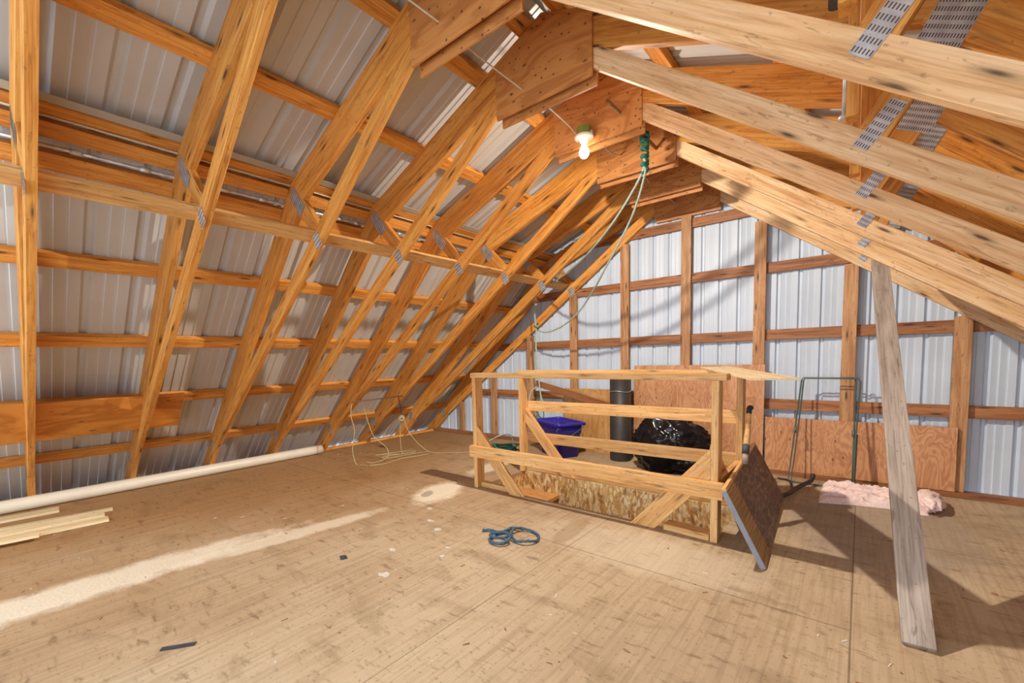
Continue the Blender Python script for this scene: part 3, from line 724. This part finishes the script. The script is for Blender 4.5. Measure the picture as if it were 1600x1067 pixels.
def blue_rope():
    pts = [(-1.74, 1.93, .010), (-1.70, 1.96, .012), (-1.64, 1.97, .010), (-1.60, 2.01, .022), (-1.62, 2.06, .012), (-1.57, 2.08, .016), (-1.49, 2.10, .012), (-1.42, 2.07, .010), (-1.385, 2.0, .012), (-1.41, 1.94, .024), (-1.48, 1.925, .012),
           (-1.54, 1.95, .03), (-1.60, 1.94, .018), (-1.62, 1.88, .012), (-1.58, 1.83, .012), (-1.51, 1.84, .02), (-1.50, 1.90, .034), (-1.56, 1.93, .04), (-1.64, 1.90, .024), (-1.60, 1.855, .03), (-1.52, 1.87, .04), (-1.54, 1.96, .03), (-1.57, 2.03, .03), (-1.55, 2.10, .014)]
    tag(tube('blue_rope', pts, .0075, M['rope_blue'], n=6, seg=9, twist=220), 'small tangle of blue rope lying in the middle of the floor', 'rope')
blue_rope()

# ------------------------------------------------------------------ pulley, rod, cords at the left
tag(tube('support_rod', [(-4.06, 2.50, .645), (-4.02, 3.14, .66)], .007, M['brass'], sm=False), 'thin rusty rod lying across two left truss legs, a chain hangs on it', 'rod')
def pulley():
    c = Vector((-3.97, 3.08, .41))
    t = thing('pulley', 'old round pulley hanging on a chain from the rod at the left legs', 'pulley', c)
    pth = [Vector((-4.02, 3.08, .655)).lerp(Vector((-3.97, 3.08, .47)), i/9) for i in range(10)]
    bm = bmesh.new()
    for i in range(9):
        p = (pth[i]+pth[i+1])/2
        a = i % 2
        pts = []
        for q in range(12):
            an = 2*math.pi*q/12; d = Vector((.008*math.cos(an)*(1-a), .008*math.cos(an)*a, .015*math.sin(an)))
            pts.append(p+d-c)
        add_tube(bm, pts, .003, 6, True)
    obj('chain', bm, M['chain'], t, Matrix.Translation(c))
    rot = Matrix.Rotation(R(90), 3, 'X') @ Matrix.Rotation(R(0), 3, 'Z')
    rot = Matrix.Rotation(R(45), 3, 'Z') @ Matrix.Rotation(R(90), 3, 'X')
    lathe('wheel', [(0, -.014), (.03, -.015), (.038, -.013), (.031, -.004), (.031, .004), (.038, .013), (.03, .015), (0, .014)], M['pulley'], c, t, 28, rot)
    lathe('axle', [(0, -.02), (.008, -.02), (.008, .02), (0, .02)], M['chain'], c, t, 12, rot)
pulley()
def zc(*p, z=.006): return [(x, y, z) for x, y in p]
tag(tube('cord', [(-3.945, 3.09, .40), (-3.90, 3.12, .25), (-3.82, 3.2, .10), (-3.72, 3.28, .012)]+zc((-3.55, 3.40), (-3.36, 3.54), (-3.30, 3.60)), .0035, M['cord']), 'beige cord running from the pulley down across the floor to the railing', 'cord')
tag(tube('cord', [(-3.99, 3.07, .38), (-4.0, 3.07, .2), (-3.98, 3.06, .05)]+zc((-3.96, 3.05), (-4.05, 2.95), (-4.15, 2.85)), .0035, M['cord']), 'short beige cord hanging straight down from the pulley', 'cord')
tag(tube('cord', [(-4.06, 2.50, .62), (-4.03, 2.47, .5), (-3.98, 2.47, .35), (-4.0, 2.45, .15), (-3.96, 2.46, .006), (-3.86, 2.48, .006), (-3.78, 2.47, .006)], .0038, M['cord']), 'beige cord hanging from the rod\'s left end down to the floor', 'cord')
tag(tube('cord', [(-4.08, 2.66, .56), (-4.03, 2.67, .42), (-3.96, 2.69, .26), (-3.84, 2.76, .14), (-3.78, 2.72, .05), (-3.85, 2.62, .006), (-3.92, 2.56, .006)], .0038, M['cord']), 'beige cord in a wide bow, second from the left below the rod', 'cord')
def floor_cord():
    pts = zc((-3.78, 2.50), (-3.72, 2.62), (-3.74, 2.78), (-3.76, 2.92), (-3.72, 3.05), (-3.70, 3.22), (-3.80, 3.28), (-3.86, 3.1), (-3.88, 2.9), (-3.95, 2.78), (-4.0, 2.86), (-3.95, 3.05), (-3.92, 3.22), (-4.02, 3.2), (-4.1, 3.0), (-4.14, 2.82))
    tag(tube('cord', pts, .0042, M['cord'], n=8), 'pale cord lying in zigzags on the floor below the pulley', 'cord')
floor_cord()

# ------------------------------------------------------------------ things on the floor, left
tag(tube('white_pipe', [(-4.80, -1.3, .052), (-4.79, .6, .052), (-4.80, 2.53, .052)], .050, M['white_tube'], seg=28), 'long cream round pipe lying on the floor along the left eave', 'pipe')
strips = [((-4.62, -.9), (-4.55, .30), .13, 0, 'cream wood strip nearest the long pipe, widest of the pile at the left edge'),
          ((-4.42, -.9), (-4.22, .56), .05, 0, 'narrow cream wood strip in the middle of the pile at the left edge'),
          ((-4.24, -.9), (-4.12, .50), .09, 0, 'cream grooved wood strip, second from the bare floor in the pile'),
          ((-4.10, -.9), (-3.97, .50), .10, 0, 'cream wood strip on the bare floor side of the pile, longest one'),
          ((-4.02, -.9), (-3.88, .16), .07, .021, 'short cream wood strip lying on top of the pile at the left edge')]
for a, b_, w, z, lb in strips:
    tag(beam('wood_strip', (a[0], a[1], .011+z), (b_[0], b_[1], .011+z), w, .018, M['pale_strip'], bev=.002), lb, 'wood strip', 'cream wood strips at the left edge')

# ------------------------------------------------------------------ bin
def bin_():
    C = Vector((-2.49, 4.06, 0)); t = thing('blue_bin', 'blue plastic recycling bin with wire handle behind the railing', 'bin', C)
    ang = R(-28); W, Dp, H = .25, .155, .375
    c, s = math.cos(ang), math.sin(ang)
    def ring(bm, w, d, z, n=6, rr=.04):
        vs = []
        for qx, qy, a0 in ((1, 1, 0), (-1, 1, 90), (-1, -1, 180), (1, -1, 270)):
            for i in range(n+1):
                a = R(a0+90*i/n); x = qx*(w-rr)+rr*math.cos(a); y = qy*(d-rr)+rr*math.sin(a)
                vs.append(bm.verts.new((x*c-y*s, x*s+y*c, z)))
        return vs
    def skin(bm, rings):
        for A, B in zip(rings, rings[1:]):
            n = len(A)
            for k in range(n): bm.faces.new((A[k], A[(k+1) % n], B[(k+1) % n], B[k])).smooth = True
    bm = bmesh.new()
    R_ = [ring(bm, W*.80, Dp*.80, .001), ring(bm, W*.90, Dp*.90, H*.66), ring(bm, W*.94, Dp*.94, H*.67), ring(bm, W*.98, Dp*.98, H-.02), ring(bm, W*.965, Dp*.95, H-.02), ring(bm, W*.87, Dp*.86, H*.6), ring(bm, W*.78, Dp*.77, .012)]
    skin(bm, R_); bm.faces.new(R_[0][::-1]); bm.faces.new(R_[-1]); obj('tub', bm, M['bin'], t, Matrix.Translation(C))
    bm = bmesh.new()
    R_ = [ring(bm, W*.985, Dp*.985, H-.03), ring(bm, W*1.10, Dp*1.14, H-.03), ring(bm, W*1.10, Dp*1.14, H-.004), ring(bm, W*1.06, Dp*1.08, H), ring(bm, W*.97, Dp*.96, H-.002), ring(bm, W*.97, Dp*.96, H-.02)]
    skin(bm, R_); obj('rim', bm, M['bin'], t, Matrix.Translation(C))
    def loc(x, y, z): return C+Vector((x*c-y*s, x*s+y*c, z))
    tube('handle', [loc(W*1.0, -Dp*1.02, H-.04), loc(W*1.02, -Dp*1.12, H-.09), loc(W*1.10, -Dp*.3, H-.13), loc(W*1.08, Dp*.6, H-.07), loc(W*1.03, Dp*.98, H-.04)], .004, M['wire'], t)
bin_()

# ------------------------------------------------------------------ stovepipe
def stovepipe():
    t = thing('stovepipe', 'upright black stovepipe standing behind the railing with a twisted wire round it', 'pipe', (-1.87, 4.25, 0))
    x, y = -1.845, 4.19
    lathe('pipe', [(.101, .001), (.104, .01), (.104, .10), (.106, .11), (.104, .12), (.104, .88), (.098, .88), (.098, .06), (.0, .06)], M['black_pipe'], (x, y, 0), t, 40)
    pts = []
    for i in range(24):
        a = 2*math.pi*i/24; pts.append((x+.107*math.cos(a), y+.107*math.sin(a), .705+.006*math.sin(3*a)))
    tube('wire_band', pts, .0035, M['galv'], t, n=3, seg=6, closed=True)
stovepipe()

# ------------------------------------------------------------------ trash bag
def bag():
    C = Vector((-1.30, 4.05, 0)); bm = bmesh.new()
    bmesh.ops.create_icosphere(bm, subdivisions=5, radius=1)
    for v in bm.verts:
        p = v.co.copy()
        n1 = noise.noise(p*1.6+Vector((3, 1, 7))); n2 = 1-abs(noise.noise(p*3.1+Vector((9, 2, 4))))*2; n3 = 1-abs(noise.noise(p*7.5))*2; n4 = 1-abs(noise.noise(Vector((p.x*14, p.y*14, p.z*5))))*2
        r = 1+.16*n1+.11*n2+.10*n3+.05*n4
        q = Vector((p.x*.30*r, p.y*.21*r, p.z*.235*r+.225))
        if q.z < .012: q.z = .002+max(0, q.z)*.5; q.x *= 1.04; q.y *= 1.04
        q.z += .07*max(0, p.z)*math.exp(-((p.x+.45)/.35)**2)
        v.co = q
    for f in bm.faces: f.smooth = True
    tag(obj('trash_bag', bm, M['bag'], None, Matrix.Translation(C)), 'full shiny black plastic bag slumped behind the railing\'s right half', 'bag')
bag()

# ------------------------------------------------------------------ wire frame
def wire_frame():
    t = thing('wire_frame', 'folding wire frame of thin green rods standing against the low plywood panel', 'frame', (-.2, 4.28, 0))
    m = M['green_wire']
    def loop(dx, dy, x0, x1, xt0, xt1, zt):
        pts = [(x0+dx, 4.22+dy, .008), (x0+.03+dx, 4.29+dy, .43), (xt0+dx, 4.345+dy, zt-.02), (xt0+.012+dx, 4.347+dy, zt), (xt1-.012+dx, 4.347+dy, zt), (xt1+dx, 4.345+dy, zt-.02), (x1+.0+dx, 4.29+dy, .43), (x1+dx, 4.22+dy, .008)]
        bm = bmesh.new(); add_tube(bm, pts+[], .0055, 8, True); return obj('wire_loop', bm, m, t)
    loop(0, 0, -.425, -.025, -.365, -.095+.07, .845)
    loop(.022, -.022, -.425, -.035, -.372, -.02, .842)
    for x in (-.392, -.028):
        tube('hinge', [(x-.0, 4.275, .40), (x, 4.283, .45)], .0095, M['wire'], t, sm=False)
    tube('leg_sleeve', [(-.018, 4.215, .02), (-.012, 4.278, .42)], .011, m, t, sm=False)
wire_frame()

# ------------------------------------------------------------------ insulation
def insulation():
    bm = bmesh.new(); n, mm_ = 70, 40; g = []
    for i in range(n+1):
        row = []
        for j in range(mm_+1):
            u, v = i/n, j/mm_
            x = -.20+.56*u; y = 3.74+.45*v+.10*math.sin(u*2.2)*(1-v)+ .05*noise.noise(Vector((u*3, v*3, 1)))
            e = min(u, 1-u)*9; e2 = min(v, 1-v)*7; ed = min(1, e)*min(1, e2)
            h = ed**.5*(.045+.05*(1-abs(noise.noise(Vector((u*2.2, v*7, 4))))*2)*v+.03*noise.noise(Vector((u*7, v*11, 2)))+.012*noise.noise(Vector((u*30, v*34, 2))))
            x += .03*noise.noise(Vector((u*5, v*6, 9))); row.append(bm.verts.new((x, y, max(.003, h+.004))))
        g.append(row)
    for i in range(n):
        for j in range(mm_): bm.faces.new((g[i][j], g[i+1][j], g[i+1][j+1], g[i][j+1])).smooth = True
    r = bmesh.ops.extrude_face_region(bm, geom=list(bm.faces))
    for v in [q for q in r['geom'] if isinstance(q, bmesh.types.BMVert)]: v.co.z = .001
    t = thing('insulation_batt', 'torn pink fibreglass batt lying on the floor left of the leaning board', 'insulation', (.05, 4.0, 0))
    obj('batt', bm, M['pink'], t)
    bm = bmesh.new(); bmesh.ops.create_icosphere(bm, subdivisions=4, radius=1)
    for v in bm.verts:
        p = v.co.copy(); q = 1+.35*noise.noise(p*2.5)+.14*(1-2*abs(noise.noise(p*6)))
        v.co = Vector((p.x*.06*q, p.y*.17*q, max(-.048, p.z*.05*q)))
    for f in bm.faces: f.smooth = True
    obj('torn_end', bm, M['pink'], t, Matrix.Translation((.375, 4.02, .05)))
insulation()

# ------------------------------------------------------------------ hose & bits
def hose():
    tag(tube('black_hose', [(-.42, 3.62, .03), (-.38, 3.74, .03), (-.35, 3.90, .03), (-.31, 4.03, .04), (-.27, 4.15, .05), (-.26, 4.2, .09)], .016, M['hose']), 'short thick black hose on the floor right of the brown panel', 'hose')
    tag(tube('cord', [(-.50, 4.25, .012), (-.42, 4.22, .012), (-.385, 4.05, .012), (-.375, 3.95, .012)], .008, M['hose']), 'thin dark cord curling on the floor beside the black hose', 'cord')
    tag(beam('wood_block', (-.54, 4.02, .02), (-.52, 4.14, .02), .05, .038, M['stud']), 'small wood block on the floor behind the brown panel', 'block')
hose()
def scrap(x, y, s, name, label, mat, cat, seed, h=.006):
    rnd = random.Random(seed); bm = bmesh.new(); n = 9
    a = [bm.verts.new((s*rnd.uniform(.45, 1.1)*math.cos(2*math.pi*i/n), s*rnd.uniform(.3, .8)*math.sin(2*math.pi*i/n), .001)) for i in range(n)]
    b_ = [bm.verts.new((v.co.x*.96, v.co.y*.96, h*rnd.uniform(.5, 1.8))) for v in a]
    bm.faces.new(a[::-1]); c = bm.verts.new((0, 0, h*1.6))
    for i in range(n):
        bm.faces.new((a[i], a[(i+1) % n], b_[(i+1) % n], b_[i])); bm.faces.new((b_[i], b_[(i+1) % n], c))
    return tag(obj(name, bm, mat, None, Matrix.Translation((x, y, 0))), label, cat)
scrap(-2.104, 1.203, .035, 'dark_scrap', 'small dark angular scrap on the floor left of centre', M['scrap_dark'], 'scrap', 1)
tag(beam('dark_scrap', (-1.965, .36, .003), (-1.90, .455, .003), .02, .003, M['scrap_dark'], bev=0), 'thin dark strip of scrap on the floor, nearest the bottom left', 'scrap')
wsp = [(-2.318, 2.011, .035, 'farthest white paper scrap, just below the pale floor patch'), (-1.986, 1.779, .055, 'crumpled white scrap, largest of those in mid floor'), (-2.13, 1.86, .04, 'white scrap just above the largest crumpled one'),
       (-1.979, 1.428, .045, 'white scrap near the dark angular scrap'), (-1.774, 1.228, .055, 'long white scrap lowest in the mid-floor litter'), (-1.693, 1.547, .03, 'small white scrap right of the mid-floor litter'),
       (-1.74, 1.64, .028, 'smallest white scrap in the mid-floor litter')]
for i, (x, y, s, lb) in enumerate(wsp): scrap(x, y, s*.75, 'paper_scrap', lb, M['scrap_white'], 'scrap', 20+i, .003)['group'] = 'paper scraps on the floor'
def plaster():
    bm = bmesh.new(); rnd = random.Random(5)
    for i in range(330):
        x = rnd.uniform(-4.6, 2.0); y = rnd.uniform(.2, 4.3)
        if -2.45 < x < -.55 and 2.55 < y < 3.4: continue
        if x < -1.8 and rnd.random() < .45: continue
        a = rnd.uniform(0, math.pi); l = rnd.uniform(.003, .015); w = rnd.uniform(.0012, .0035)
        c, s = math.cos(a), math.sin(a)
        q = [(-l, -w), (l, -w), (l*1.1, w), (-l*.8, w)]
        lo = [bm.verts.new((x+u*c-v*s, y+u*s+v*c, .0006)) for u, v in q]; hi = [bm.verts.new((x+u*c*.9-v*s*.9, y+u*s*.9+v*c*.9, .0006+rnd.uniform(.001, .003))) for u, v in q]
        mi = 0 if rnd.random() < .4 else 1
        for f in ((hi, 0),): bm.faces.new(hi).material_index = mi
        for k in range(4): bm.faces.new((lo[k], lo[(k+1) % 4], hi[(k+1) % 4], hi[k])).material_index = mi
        bm.faces.new(lo[::-1]).material_index = mi
    tag(obj('wood_chips', bm, [M['scrap_white'], M['girt']]), 'fine wood chips and crumbs scattered over the whole floor', 'debris', kind='stuff')
plaster()
